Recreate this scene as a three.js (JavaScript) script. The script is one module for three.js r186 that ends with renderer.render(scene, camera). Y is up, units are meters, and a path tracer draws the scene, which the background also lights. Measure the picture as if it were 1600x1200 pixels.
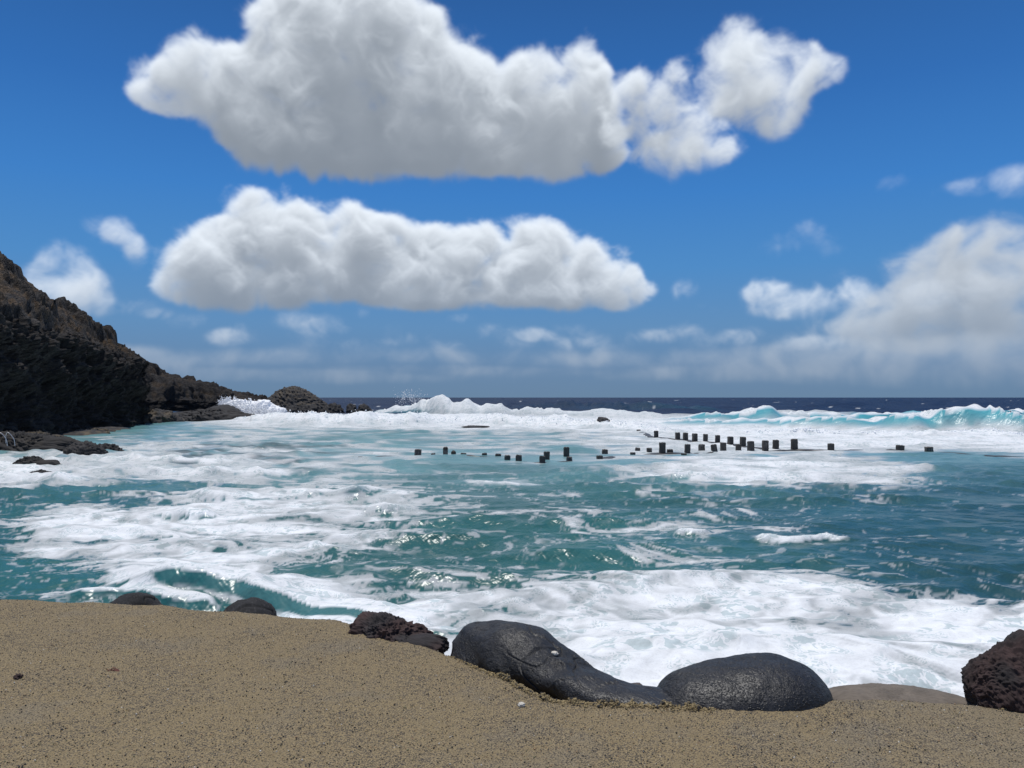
import * as THREE from 'three';
import { mergeVertices } from 'three/addons/utils/BufferGeometryUtils.js';
import { createNoise2D, createNoise3D } from 'simplex-noise';

// ------------------------------------------------------------------ camera, sun, exposure
const EYE = 3.5, F = 1258, HORIZON = 621;             // eye height above the sea; focal length and horizon row of the 1600 x 1200 photograph
const PITCH = Math.atan((HORIZON - 600) / F);
const scene = new THREE.Scene();
const camera = new THREE.PerspectiveCamera(2 * Math.atan(600 / F) * 180 / Math.PI, 4 / 3, 0.1, 40000);
camera.position.set(0, EYE, 0);
camera.rotation.x = PITCH;
const renderer = new THREE.WebGLRenderer();
renderer.toneMapping = THREE.LinearToneMapping;
renderer.toneMappingExposure = 0.95;
renderer.shadowMap.enabled = true;
const SUN = new THREE.Vector3(-0.14, 0.975, -0.15).normalize();
const sun = new THREE.DirectionalLight(new THREE.Color(1, 0.965, 0.91), 3.3);
sun.position.copy(SUN).multiplyScalar(200);
sun.castShadow = true; sun.shadow.radius = 1.2;
sun.shadow.mapSize.set(4096, 4096);
Object.assign(sun.shadow.camera, { left: -150, right: 150, top: 150, bottom: -150, near: 1, far: 500 });
scene.add(sun, sun.target);

// ------------------------------------------------------------------ helpers
function rng(seed) { let a = seed | 0; return () => { a = (a + 0x6d2b79f5) | 0; let t = Math.imul(a ^ (a >>> 15), 1 | a); t = (t + Math.imul(t ^ (t >>> 7), 61 | t)) ^ t; return ((t ^ (t >>> 14)) >>> 0) / 4294967296; }; }
const n2 = createNoise2D(rng(11)), n3 = createNoise3D(rng(23));
const clamp = (x, a = 0, b = 1) => Math.min(b, Math.max(a, x));
const lerp = (a, b, t) => a + (b - a) * t;
const sstep = (a, b, x) => { const t = clamp((x - a) / (b - a)); return t * t * (3 - 2 * t); };
const fbm2 = (x, y, o = 4, g = 0.5) => { let s = 0, a = 1, t = 0; for (let i = 0; i < o; i++) { s += a * n2(x, y); t += a; a *= g; x = x * 2.03 + 17.1; y = y * 2.03 - 9.7; } return s / t; };
const fbm3 = (x, y, z, o = 4, g = 0.5) => { let s = 0, a = 1, t = 0; for (let i = 0; i < o; i++) { s += a * n3(x, y, z); t += a; a *= g; x = x * 2.03 + 7.1; y = y * 2.03 - 3.7; z = z * 2.03 + 5.3; } return s / t; };
const rid3 = (x, y, z, o = 3) => { let s = 0, a = 1, t = 0; for (let i = 0; i < o; i++) { s += a * (1 - 2 * Math.abs(n3(x, y, z))); t += a; a *= 0.5; x = x * 2.1 + 3.1; y = y * 2.1 + 1.7; z = z * 2.1 - 4.3; } return s / t; };
const cP = Math.cos(PITCH), sP = Math.sin(PITCH);
const ray = (px, py) => { const cx = (px - 800) / F, cy = (600 - py) / F; return [cx, cy * cP + sP, -cP + cy * sP]; };
const at = (px, py, d) => { const [x, y, z] = ray(px, py), t = -d / z; return [x * t, EYE + y * t, -d]; };                 // a point of that bearing, d metres out
const level = (px, py, Y = 0) => { const [x, y, z] = ray(px, py), t = (Y - EYE) / y; return [x * t, Y, z * t]; };          // the same on a level surface
function pieces(xs, ys) { return (x) => { if (x <= xs[0]) return ys[0]; for (let i = 1; i < xs.length; i++) if (x <= xs[i]) return lerp(ys[i - 1], ys[i], (x - xs[i - 1]) / (xs[i] - xs[i - 1])); return ys[ys.length - 1]; }; }
const taken = {};
const numbered = (n) => { const k = taken[n] = (taken[n] ?? -1) + 1; return k ? n + '_' + String(k).padStart(3, '0') : n; };
function put(o, name, label, category, extra = {}) { o.name = numbered(name); o.userData = { label, category, ...extra }; scene.add(o); o.traverse((m) => { if (m.isMesh) m.castShadow = m.receiveShadow = true; }); return o; }
const smooth = (o) => new THREE.MeshStandardMaterial({ vertexColors: true, roughness: 0.9, ...o });
function gridGeometry(nu, nv, fn, keep) {              // fn(i, j, out) fills out = [x, y, z, r, g, b, a?]
  const P = new Float32Array((nu + 1) * (nv + 1) * 3), C = new Float32Array((nu + 1) * (nv + 1) * 3), out = [0, 0, 0, 1, 1, 1];
  for (let j = 0, k = 0; j <= nv; j++) for (let i = 0; i <= nu; i++, k += 3) { fn(i, j, out); P.set([out[0], out[1], out[2]], k); C.set([out[3], out[4], out[5]], k); }
  const I = [];
  for (let j = 0; j < nv; j++) for (let i = 0; i < nu; i++) { const a = j * (nu + 1) + i, b = a + 1, c = a + nu + 1, d = c + 1; if (!keep || keep(i, j)) I.push(a, b, d, a, d, c); }
  const g = new THREE.BufferGeometry();
  g.setAttribute('position', new THREE.BufferAttribute(P, 3)); g.setAttribute('color', new THREE.BufferAttribute(C, 3)); g.setIndex(I);
  g.computeVertexNormals();
  return g;
}

// ------------------------------------------------------------------ sky: air and clouds, computed in three dimensions and stored by direction
const DEG = 180 / Math.PI;
{
  const W = 4096, H = 2048, step = 360 / W, NX = 820, NY = 400, NZ = 44, dz = 0.34;
  const dirOf = (px, py) => { const [x, y, z] = ray(px, py); return [Math.atan2(x, -z) * DEG, Math.atan2(y, Math.hypot(x, z)) * DEG]; };
  // groups: blobs [x, y, rx, ry] read off the photograph, the row of the flat cloud base, density, raggedness
  const groups = [
    { base: 283, sigma: 1.1, soft: 0.95, rag: 0.9, size: 3.2, blobs: [[250, 125, 52, 42], [300, 95, 55, 55], [345, 150, 75, 60], [420, 70, 60, 70], [500, 45, 95, 80], [600, 60, 100, 75], [690, 105, 75, 72], [430, 180, 90, 85], [540, 170, 130, 105], [660, 190, 120, 95], [780, 170, 90, 85], [850, 130, 62, 62], [880, 210, 85, 75], [920, 130, 40, 62], [770, 235, 170, 55], [520, 240, 150, 48], [450, 215, 90, 75], [545, 0, 110, 50], [250, 160, 50, 26], [930, 165, 45, 60], [960, 240, 40, 40]] },
    { base: 281, sigma: 0.75, soft: 0.85, rag: 1.0, size: 2.2, blobs: [[1045, 215, 58, 66], [1100, 200, 42, 50], [1025, 140, 42, 42], [1060, 250, 70, 36], [915, 90, 24, 45], [965, 190, 40, 60], [985, 130, 30, 34], [1075, 120, 36, 40], [1110, 250, 50, 26], [1140, 225, 40, 30]] },
    { base: 235, sigma: 0.8, soft: 0.75, rag: 1.08, size: 2.6, blobs: [[1125, 95, 58, 62], [1180, 110, 80, 72], [1225, 140, 52, 72], [1205, 185, 48, 42], [1150, 150, 66, 56], [1275, 105, 42, 34], [1305, 112, 24, 26]] },
    { base: 490, sigma: 1.15, soft: 1.0, rag: 0.9, size: 2.6, blobs: [[300, 410, 62, 62], [375, 350, 52, 58], [430, 345, 62, 55], [400, 420, 105, 75], [510, 385, 85, 70], [575, 370, 68, 58], [640, 410, 75, 62], [715, 385, 62, 52], [800, 390, 85, 56], [870, 400, 66, 60], [945, 425, 52, 50], [980, 455, 46, 40], [760, 440, 200, 50], [560, 450, 210, 40], [340, 455, 90, 36], [900, 462, 115, 30]] },
    { base: 510, sigma: 0.42, soft: 0.7, rag: 1.05, size: 2.2, blobs: [[75, 425, 52, 45], [120, 435, 50, 48], [145, 470, 45, 36], [90, 470, 60, 40], [160, 355, 36, 22], [195, 370, 28, 30], [215, 400, 20, 28]] },
    { base: 502, sigma: 0.42, soft: 0.8, rag: 1.0, size: 1.8, blobs: [[1185, 455, 40, 32], [1225, 470, 58, 34], [1270, 478, 40, 26], [1320, 445, 38, 36], [1355, 470, 40, 34], [1070, 457, 36, 26], [1110, 485, 26, 14], [1250, 488, 100, 18]] },
    { base: 560, sigma: 0.45, soft: 0.85, rag: 0.95, dim: 0.6, size: 2.2, blobs: [[1440, 440, 90, 70], [1520, 400, 70, 62], [1590, 420, 80, 80], [1560, 480, 130, 62], [1450, 500, 120, 46], [1350, 512, 110, 34], [1660, 460, 70, 90], [1540, 530, 150, 34]] },
    { base: 560, sigma: 0.3, soft: 0.8, rag: 0.9, dim: 0.8, size: 1.7, blobs: [[500, 515, 58, 32], [375, 525, 46, 22], [345, 530, 36, 16], [610, 520, 26, 24], [1105, 535, 58, 22], [1170, 525, 42, 18], [830, 535, 80, 20], [940, 540, 70, 20], [700, 540, 50, 16], [720, 500, 26, 14], [565, 490, 20, 14], [840, 520, 40, 14]] },
    { base: 400, sigma: 0.18, soft: 0.7, rag: 1.1, size: 2.2, blobs: [[1245, 355, 36, 22], [1280, 375, 40, 28], [1210, 395, 70, 24], [1270, 408, 70, 26], [1560, 285, 56, 26], [1600, 290, 52, 30], [1500, 298, 46, 14], [1395, 288, 38, 18]] },
    { base: 606, sigma: 0.14, soft: 0.8, rag: 0.85, dim: 0.5, size: 2.6, blobs: [[300, 565, 150, 26], [560, 555, 170, 24], [820, 560, 170, 26], [1080, 565, 190, 30], [1340, 555, 200, 36], [1560, 560, 170, 44], [680, 590, 240, 16], [1200, 592, 280, 18], [400, 592, 220, 14], [1500, 595, 200, 20], [80, 560, 160, 26]] },
    { base: 560, sigma: 0.3, soft: 0.8, rag: 0.9, dim: 0.75, size: 1.5, blobs: [[460, 500, 60, 20], [540, 540, 70, 18], [640, 530, 46, 18], [770, 520, 60, 18], [890, 525, 60, 22], [980, 530, 60, 18], [1060, 520, 50, 22], [1220, 535, 90, 20], [1310, 540, 80, 18], [1400, 470, 60, 30], [1480, 455, 50, 34], [1580, 440, 50, 40], [1530, 365, 50, 26], [280, 500, 50, 16], [220, 480, 40, 18]] },
  ];
  const tile = new Float32Array(NX * NY * 4);           // light and cover of the clouds seen in each direction
  const sl = -SUN.z / SUN.y * step / dz;                // cells of depth per row along the sun's slant
  for (const g of groups) {
    const rr = rng(groups.indexOf(g) * 7 + 3);
    const list = g.blobs.map(([px, py, rx, ry]) => { const [az, el] = dirOf(px, py), RX = rx / 22 * 1.3, RY = ry / 22 * 1.3; return { RX, RY, RZ: Math.min(6, Math.sqrt(RX * RY) * 1.15), ci: (az + 36) / step, cj: el / step, ck: NZ / 2 + (rr() - 0.5) * 2.4 / dz }; });
    let i0 = NX, i1 = 0, j0 = NY, j1 = 0;
    for (const q of list) { q.a0 = Math.max(0, Math.floor(q.ci - q.RX / step)); q.a1 = Math.min(NX - 1, Math.ceil(q.ci + q.RX / step)); q.b0 = Math.max(0, Math.floor(q.cj - q.RY / step)); q.b1 = Math.min(NY - 1, Math.ceil(q.cj + q.RY / step)); i0 = Math.min(i0, q.a0); i1 = Math.max(i1, q.a1); j0 = Math.min(j0, q.b0); j1 = Math.max(j1, q.b1); }
    const nx = i1 - i0 + 1, ny = j1 - j0 + 1, field = new Float32Array(nx * ny * NZ), dens = new Float32Array(nx * ny * NZ);
    for (const q of list) for (let j = q.b0; j <= q.b1; j++) for (let i = q.a0; i <= q.a1; i++) {
      const f = 1 - ((i - q.ci) * step / q.RX) ** 2 - ((j - q.cj) * step / q.RY) ** 2;
      if (f <= 0) continue;
      const o = ((j - j0) * nx + i - i0) * NZ;
      for (let k = 0; k < NZ; k++) { const w = f - ((k - q.ck) * dz / q.RZ) ** 2; if (w > 0) field[o + k] += w; }
    }
    const baseEl = dirOf(800, g.base)[1];
    for (let j = 0; j < ny; j++) for (let i = 0; i < nx; i++) {
      const y = (j + j0) * step, x = (i + i0) * step, wob = 0.5 * n2(x * 0.35, 3.3 + baseEl) + 0.2 * n2(x * 1.3, baseEl), floor = sstep(baseEl - 0.7 + wob, baseEl + 1.5 + wob, y), edge = sstep(0, 3, x) * sstep(72, 69, x);
      if (floor * edge <= 0) continue;
      const wind = 0.9 * n2(x * 0.16 + baseEl, y * 0.2), s = 1 / g.size;
      for (let k = 0; k < NZ; k++) {
        const o = (j * nx + i) * NZ + k, f = field[o];
        if (f <= 0.01) continue;
        const z = k * dz, wx = x + wind + 0.5 * n3(x * 0.5, y * 0.5, z * 0.5), wy = y + 0.5 * n3(x * 0.5 + 9, y * 0.5, z * 0.5);
        let e = 0, a = 0.5, q = s;
        for (let n = 0; n < 6; n++) { const v = n3(wx * q, wy * q, z * q + n * 4.1); e += a * (n < 2 ? 0.45 * Math.abs(v) + 0.3 * v + 0.22 : 0.8 * Math.abs(v) + 0.1); a *= 0.6; q *= 2.05; }
        e = e / 1.0 + 0.2 * n3(wx * 0.3, wy * 0.4, 4);
        const d = Math.min(1.6, f * 1.32) - g.rag * e * 1.95 - 0.09;
        if (d > 0) dens[o] = g.sigma * Math.min(1, d * g.soft * 0.85) ** 2.1 * 1.75 * floor * edge;
      }
    }
    const light = field; light.fill(0);                 // air the sunlight has crossed, swept from the top down, spreading a little as it goes
    for (let j = ny - 2; j >= 0; j--) for (let i = 0; i < nx; i++) {
      const im = Math.max(0, i - 1), ip = Math.min(nx - 1, i + 1), up = (j + 1) * nx;
      for (let k = 0; k < NZ; k++) {
        const kk = Math.min(NZ - 1.001, k + sl), k0 = Math.floor(kk), t = kk - k0, A = (up + i) * NZ + k0, B = (up + im) * NZ + k0, C = (up + ip) * NZ + k0;
        light[(j * nx + i) * NZ + k] = (0.6 * (light[A] + dens[A] * step) + 0.2 * (light[B] + dens[B] * step) + 0.2 * (light[C] + dens[C] * step)) * (1 - t) + (0.6 * (light[A + 1] + dens[A + 1] * step) + 0.2 * (light[B + 1] + dens[B + 1] * step) + 0.2 * (light[C + 1] + dens[C + 1] * step)) * t;
      }
    }
    for (let j = 0; j < ny; j++) for (let i = 0; i < nx; i++) {
      let T = 1, L = 0, A = 0;
      const b = (j * nx + i) * NZ;
      for (let k = 0; k < NZ && T > 0.004; k++) {
        const d = dens[b + k];
        if (d <= 0) continue;
        const w = T * (1 - Math.exp(-d * dz * 1.9)), od = light[b + k];
        L += w * (0.46 * Math.exp(-2.3 * od) + 0.31 * Math.exp(-0.36 * od)); A += w; T -= w;
      }
      const o = ((j + j0) * NX + i + i0) * 4;
      tile[o] = L * (g.dim ?? 1) + tile[o] * (1 - A); tile[o + 1] = A + tile[o + 1] * (1 - A);
    }
  }
  const air = [[0, 0.15, 0.25, 0.385], [2, 0.15, 0.262, 0.43], [5, 0.13, 0.29, 0.53], [9, 0.085, 0.275, 0.6], [14, 0.054, 0.228, 0.6], [20, 0.036, 0.165, 0.49], [27, 0.028, 0.12, 0.365], [45, 0.023, 0.092, 0.285], [90, 0.02, 0.08, 0.25]];
  const clear = [1, 2, 3].map((c) => pieces(air.map((a) => a[0]), air.map((a) => a[c])));
  const data = new Float32Array(W * H * 4);
  for (let row = 0; row < H; row++) {
    const el = ((row + 0.5) / H - 0.5) * 180, e = Math.max(0.05, el), c = clear.map((f) => f(e)), haze = Math.exp(-e / 3.2);
    for (let col = 0; col < W; col++) {
      let L = 0, A = 0;
      const az = ((col + 0.5) / W) * 360 - 90 + 36, sector = Math.floor(((az % 360) + 360) % 360 / 72);
      let x = ((az % 360) + 360) % 360 - sector * 72;
      if (sector === 1 || sector === 4) x = 72 - x;
      const j = Math.floor(el / step);
      if (el > 0 && j < NY - 1) {
        const fi = clamp(x / step - 0.5, 0, NX - 1.01), i = Math.floor(fi), t = fi - i, o = (j * NX + i) * 4, fade = sstep(34.5, 31, el);
        L = lerp(tile[o], tile[o + 4], t) * fade; A = lerp(tile[o + 1], tile[o + 5], t) * fade;
      }
      if (el > 30) {                                    // the same broken clouds go on overhead
        const r = 1 / Math.tan(clamp(el, 8, 89.9) / DEG), a2 = az / DEG, m = sstep(0.22, 0.6, fbm2(Math.cos(a2) * r * 1.5 + 5, Math.sin(a2) * r * 1.5, 5) + 0.06) * sstep(30, 36, el);
        L += 0.5 * m; A += 0.95 * m;
      }
      const k = (row * W + col) * 4, grey = [0.24, 0.28, 0.335];
      for (let q = 0; q < 3; q++) {
        const cloud = (L * [0.955, 0.995, 1.03][q] * 1.04 + A * grey[q]);
        data[k + q] = c[q] * (1 - A) + lerp(cloud, A * c[q], haze * 0.9);
      }
      data[k + 3] = 1;
    }
  }
  const sky = new THREE.DataTexture(data, W, H, THREE.RGBAFormat, THREE.FloatType);
  sky.mapping = THREE.EquirectangularReflectionMapping; sky.magFilter = THREE.LinearFilter; sky.needsUpdate = true;
  scene.background = sky; scene.environment = sky;
}
console.log('sky done');

// ------------------------------------------------------------------ the sea
// A chart of the bay by bearing (columns, 100 photo pixels apart) and distance: how much of the water is covered by foam, 0 to 9.
const CHART = [
  [628, '00009989621111111'], [640, '00039999997766311'], [650, '00059999999875452'], [660, '00069999999877341'],
  [670, '00356667788998653'], [680, '04556545567899999'], [695, '05666555667889999'], [710, '66666665556666436'],
  [725, '87777653445887632'], [745, '97776554345898722'], [760, '64335655434666532'], [780, '23578864344432222'],
  [800, '47888865544442222'], [820, '68888754344442111'], [840, '48887764333543222'], [860, '37887643335521222'],
  [880, '25885333334322211'], [900, '33798435555787322'], [920, '34668847888998422'], [940, '33446997599999876'],
  [960, '33468999999999999'], [1100, '99999999999999999'],
].map(([y, s]) => [EYE * F / (y - HORIZON), s.split('').map(Number)]);
const invD = CHART.map((r) => 1 / r[0]);
const bearing = (x, z) => 800 + F * x / -z;
function cover(x, z) {
  const u = clamp(bearing(x, z) / 100, 0, 15.999), q = -1 / z, i = Math.floor(u), t = u - i;
  let j = 0; while (j < invD.length - 2 && invD[j + 1] < q) j++;
  const s = clamp((q - invD[j]) / (invD[j + 1] - invD[j])), a = CHART[j][1], b = CHART[j + 1][1];
  return lerp(lerp(a[i], a[i + 1], t), lerp(b[i], b[i + 1], t), s) / 9;
}
// waves that stand out: crest by [bearing, distance, height], then front width, back width, white water on the front and on the back
const BREAKERS = [
  { p: [[150, 15.1, 0], [185, 14.9, 0.16], [225, 14.8, 0.34], [265, 14.7, 0.46], [300, 14.6, 0.36], [370, 14.4, 0.26], [450, 14.0, 0.24], [540, 13.2, 0.16], [640, 12.2, 0]], wf: 0.42, wb: 1.3, front: 0.12, back: 0.75 },
  { p: [[80, 14.2, 0], [130, 14.1, 0.16], [240, 14.0, 0.14], [320, 13.7, 0.12], [350, 13.6, 0]], wf: 0.22, wb: 0.5, front: 0.05, back: 0.8 },
  { p: [[220, 23.6, 0], [290, 23.2, 0.22], [320, 23, 0.26], [345, 23, 0]], wf: 0.3, wb: 1.2, front: 0.3, back: 0.6 },
  { p: [[290, 28, 0], [355, 27.5, 0.42], [400, 27.5, 0.2], [520, 28, 0.24], [560, 28, 0.36], [640, 29, 0.1], [700, 29, 0]], wf: 0.5, wb: 1.4, front: 0.5, back: 0.5 },
  { p: [[180, 20.4, 0], [270, 20, 0.16], [300, 20, 0]], wf: 0.25, wb: 0.9, front: 0.4, back: 0.5 },
  { p: [[1170, 19.9, 0], [1190, 19.9, 0.14], [1230, 19.6, 0.12], [1290, 19.8, 0.16], [1330, 19.8, 0.04], [1450, 19.9, 0.07], [1480, 20, 0]], wf: 0.16, wb: 0.35, front: 0.75, back: 0.6 },
  { p: [[1040, 20.6, 0], [1060, 20.6, 0.1], [1100, 20.8, 0.12], [1115, 21, 0]], wf: 0.2, wb: 0.4, front: 0.9, back: 0.4 },
  { p: [[540, 24.6, 0], [600, 24.3, 0.2], [660, 24.5, 0]], wf: 0.3, wb: 0.8, front: 0.5, back: 0.6 },
  { p: [[400, 19, 0], [500, 18.6, 0.13], [600, 18.5, 0]], wf: 0.25, wb: 0.7, front: 0.5, back: 0.6 },
  { p: [[690, 33, 0], [790, 32.5, 0.17], [880, 33, 0]], wf: 0.4, wb: 0.9, front: 0.6, back: 0.5 },
  { p: [[950, 36, 0], [1080, 35, 0.22], [1240, 35, 0.2], [1340, 35.5, 0]], wf: 0.5, wb: 1.2, front: 0.8, back: 0.6 },
  { p: [[960, 42, 0], [1100, 41, 0.2], [1200, 41.5, 0.16], [1380, 41, 0]], wf: 0.5, wb: 1.2, front: 0.8, back: 0.6 },
  { p: [[120, 46, 0], [230, 44, 0.3], [330, 43, 0.22], [420, 44, 0]], wf: 0.6, wb: 1.2, front: 0.9, back: 0.6 },
  { p: [[200, 38, 0], [300, 37, 0.26], [420, 36.5, 0.2], [470, 37, 0]], wf: 0.5, wb: 1.2, front: 0.8, back: 0.6 },
  { p: [[-60, 34, 0], [0, 34, 0.3], [90, 33.5, 0.25], [150, 34, 0]], wf: 0.5, wb: 1.2, front: 0.9, back: 0.7 },
  { p: [[360, 128, 0], [395, 112, 1.0], [450, 107, 1.25], [520, 106, 1.3], [640, 106, 1.4], [720, 112, 0.7], [800, 104, 1.3], [880, 100, 1.2], [980, 88, 0.7], [1060, 78, 0.3]], wf: 4, wb: 12, front: 1, back: 0.9 },
  { p: [[580, 165, 0.4], [640, 158, 2.0], [695, 152, 3.2], [735, 152, 2.8], [780, 150, 2.2], [880, 146, 1.1], [960, 140, 0.8], [1100, 135, 0]], wf: 6, wb: 14, front: 0.68, back: 0.45 },
  { p: [[560, 240, 0], [640, 240, 1.6], [760, 235, 1.5], [900, 230, 2.0], [1000, 225, 2.0], [1100, 220, 1.2]], wf: 8, wb: 14, front: 0.1, back: 0.12, crest: 0 },
  { p: [[1000, 120, 0], [1100, 118, 1.0], [1180, 116, 1.75], [1205, 116, 2.1], [1240, 116, 1.5], [1300, 117, 1.2], [1420, 120, 1.0], [1560, 130, 1.6], [1640, 130, 1.8]], wf: 5, wb: 9, front: 0.12, back: 0.3 },
  { p: [[900, 100, 0], [1050, 97, 0.6], [1200, 95, 0.9], [1280, 93, 1.1], [1340, 92, 1.0], [1400, 90, 1.3], [1470, 87, 2.0], [1560, 85, 2.25], [1620, 84, 2.1], [1750, 84, 1.8]], wf: 2.8, wb: 7, front: 0, back: 0.35 },
  { p: [[1130, 78, 0.1], [1260, 76, 0.45], [1330, 77, 0.2], [1430, 76, 0.25], [1490, 77, 0.4], [1545, 77, 0.4], [1600, 73, 0.15], [1700, 70, 0.2]], wf: 1.6, wb: 1.8, front: 1, back: 1 },
];
for (const b of BREAKERS) { const X = b.p.map((q) => q[0]); b.d = pieces(X, b.p.map((q) => q[1])); b.h = pieces(X, b.p.map((q) => q[2])); b.lo = X[0]; b.hi = X[X.length - 1]; }
const swell = [];
{ const r = rng(77); for (let i = 0; i < 40; i++) { const L = 0.42 * 1.128 ** i, a = (r() + r() - 1) * (L > 5 ? 0.7 : 1.35) + 0.1, k = 2 * Math.PI / L; swell.push({ L, kx: k * Math.sin(a), kz: k * Math.cos(a), A: 0.0085 * L ** 0.96, ph: r() * 6.283, sx: Math.sin(a), sz: Math.cos(a) }); } }
// pool walls, by where they break the surface in the photograph
const NEAR_WALL = [[560, 713], [645, 712], [700, 711.5], [780, 714], [810, 721], [850, 723], [890, 720.5], [940, 716], [990, 710.5], [1035, 708.5], [1075, 708], [1120, 706.5], [1175, 704.5], [1240, 703], [1300, 704], [1405, 702.5], [1450, 705], [1530, 710], [1610, 714.5], [1720, 720]].map(([x, y]) => level(x, y));
const FAR_WALL = [[930, 668], [998, 675], [1025, 684], [1060, 687], [1085, 690.5], [1120, 692.5], [1160, 698], [1195, 702.2]].map(([x, y]) => level(x, y));
function toLine(line, x, z) { let best = 1e9; for (let i = 1; i < line.length; i++) { const [ax, , az] = line[i - 1], [bx, , bz] = line[i], ux = bx - ax, uz = bz - az, t = clamp(((x - ax) * ux + (z - az) * uz) / (ux * ux + uz * uz)), d = Math.hypot(x - ax - t * ux, z - az - t * uz); if (d < best) best = d; } return best; }

const W_ = { x: 0, y: 0, z: 0, white: 0, face: 0, thick: 0 };
function wave(x, z, gap) {                              // the moved point of the surface and the white water on it
  const d = -z, u = bearing(x, z);
  const outer = sstep(70, 135, d + 12 * n2(x * 0.02, z * 0.02)), calm = 0.75 + 0.5 * n2(x * 0.07, z * 0.09), wallD = d > 35 && d < 80 ? Math.min(toLine(NEAR_WALL, x, z), toLine(FAR_WALL, x, z)) : 99, still = lerp(0.45, 1, sstep(0.5, 5, wallD));
  const mid = sstep(25, 45, d) * 0.25;
  let dx = 0, dy = 0, dz = 0;
  for (const w of swell) {
    let A = w.A * calm * still;
    if (w.L > 4.5) A *= lerp(0.28 * 4.5 / w.L, 0.8, outer);
    else A *= 1.55 + mid;
    const f = sstep(1.2, 2.6, w.L / gap);
    if (f <= 0) continue;
    A *= f;
    const p = w.kx * x + w.kz * z + w.ph, c = Math.cos(p), s = Math.sin(p);
    dy += A * c; dx -= A * 0.85 * w.sx * s; dz -= A * 0.85 * w.sz * s;
  }
  let white = 0, face = 0, up = 0;
  for (const b of BREAKERS) {
    if (u < b.lo - 40 || u > b.hi + 40) continue;
    const dc0 = b.d(u), wig = n2(x * 0.35 / b.wf + 3, z * 0.35 / b.wf + b.lo) * 0.35 * b.wf + n2(x * 0.14 / b.wf, b.lo + 7) * 0.8 * b.wf;
    const s = d - dc0 - wig;
    if (s < -b.wf * 4 || s > b.wb * 4) continue;
    const h = b.h(u) * (1 + (b.wf > 1 ? 0.3 * n2(x * 0.16, 9 + b.lo) + 0.16 * n2(x * 0.45, b.lo + z * 0.1) : 0.2 * n2(x * 0.22 / b.wf, 9 + b.lo + z * 0.15 / b.wf))) * sstep(b.lo - 40, b.lo + 10, u) * sstep(b.hi + 40, b.hi - 10, u);
    const g = s < 0 ? Math.exp(-((s / b.wf) ** 2)) : Math.exp(-((s / b.wb) ** 1.6));
    up += h * g;
    if (s < 0) dz += h * g * 0.25;
    const lim = clamp(h / 0.12 / Math.max(1, b.wf));
    white = Math.max(white, (s < 0 ? b.front : b.back) * sstep(0.12, 0.6, g) * lim, sstep(0.86, 0.98, g) * lim * (b.crest ?? 0.9));
    if (s < b.wb * 0.3) face = Math.max(face, (d < 60 ? sstep(0.15, 0.5, g) * sstep(0.4, -0.4, s / b.wf) : g) * clamp(h / (d < 60 ? 0.2 : 0.9)));
  }
  const reefy = sstep(640, 330, u) * sstep(29, 34, d) * sstep(75, 52, d);
  if (reefy > 0) dy += reefy * (0.14 * (1 - 2 * Math.abs(n2(x * 0.2, z * 0.32))) + 0.06 * n2(x * 0.7, z * 0.7));
  W_.x = x + dx; W_.y = dy + up; W_.z = z + dz; W_.white = white; W_.face = face; W_.up = up;
  return W_;
}
const tans = [];                                        // fan-shaped grid: lines of bearing and of distance, finer near the shore
for (let a = -56; a <= 56;) { tans.push(Math.tan(a / DEG)); a += Math.abs(a + 0.2) < 35 ? 0.076 : 0.8; }
const dist = [];
for (let d = 3.4; d < 26000;) { dist.push(d); d += d < 7.5 ? 0.35 : d < 160 ? Math.min(d * d / 2600, 0.33 + 0.0086 * d) * lerp(1, 0.66, sstep(11, 18, d) * sstep(120, 70, d)) : 0.0155 * d - 0.77; }
const NU = tans.length - 1, NV = dist.length - 1;
const cellHash = (i, j, k) => { let h = Math.imul(i, 374761393) + Math.imul(j, 668265263) + Math.imul(k, 974634777); h = Math.imul(h ^ (h >>> 13), 1274126177); return ((h ^ (h >>> 16)) >>> 0) / 4294967296; };
function net(x, y) { const i = Math.floor(x), j = Math.floor(y); let a = 9, b = 9; for (let q = -1; q <= 1; q++) for (let p = -1; p <= 1; p++) { const d = Math.hypot(i + p + cellHash(i + p, j + q, 1) - x, j + q + cellHash(i + p, j + q, 2) - y); if (d < a) { b = a; a = d; } else if (d < b) b = d; } return b - a; }   // 0 on the walls between bubbly cells
const banded = (x, y, o, gap, g = 0.55) => { let s = 0, a = 1, t = 0, f = 1; for (let i = 0; i < o; i++) { const w = a * sstep(0.5, 0.22, f * gap); if (w > 0) s += w * n2(x * f + i * 17.1, y * f - i * 9.7); t += a; a *= g; f *= 2.03; } return s / t; };   // noise without detail finer than the grid
const froth = new Float32Array((NU + 1) * (NV + 1));
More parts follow.
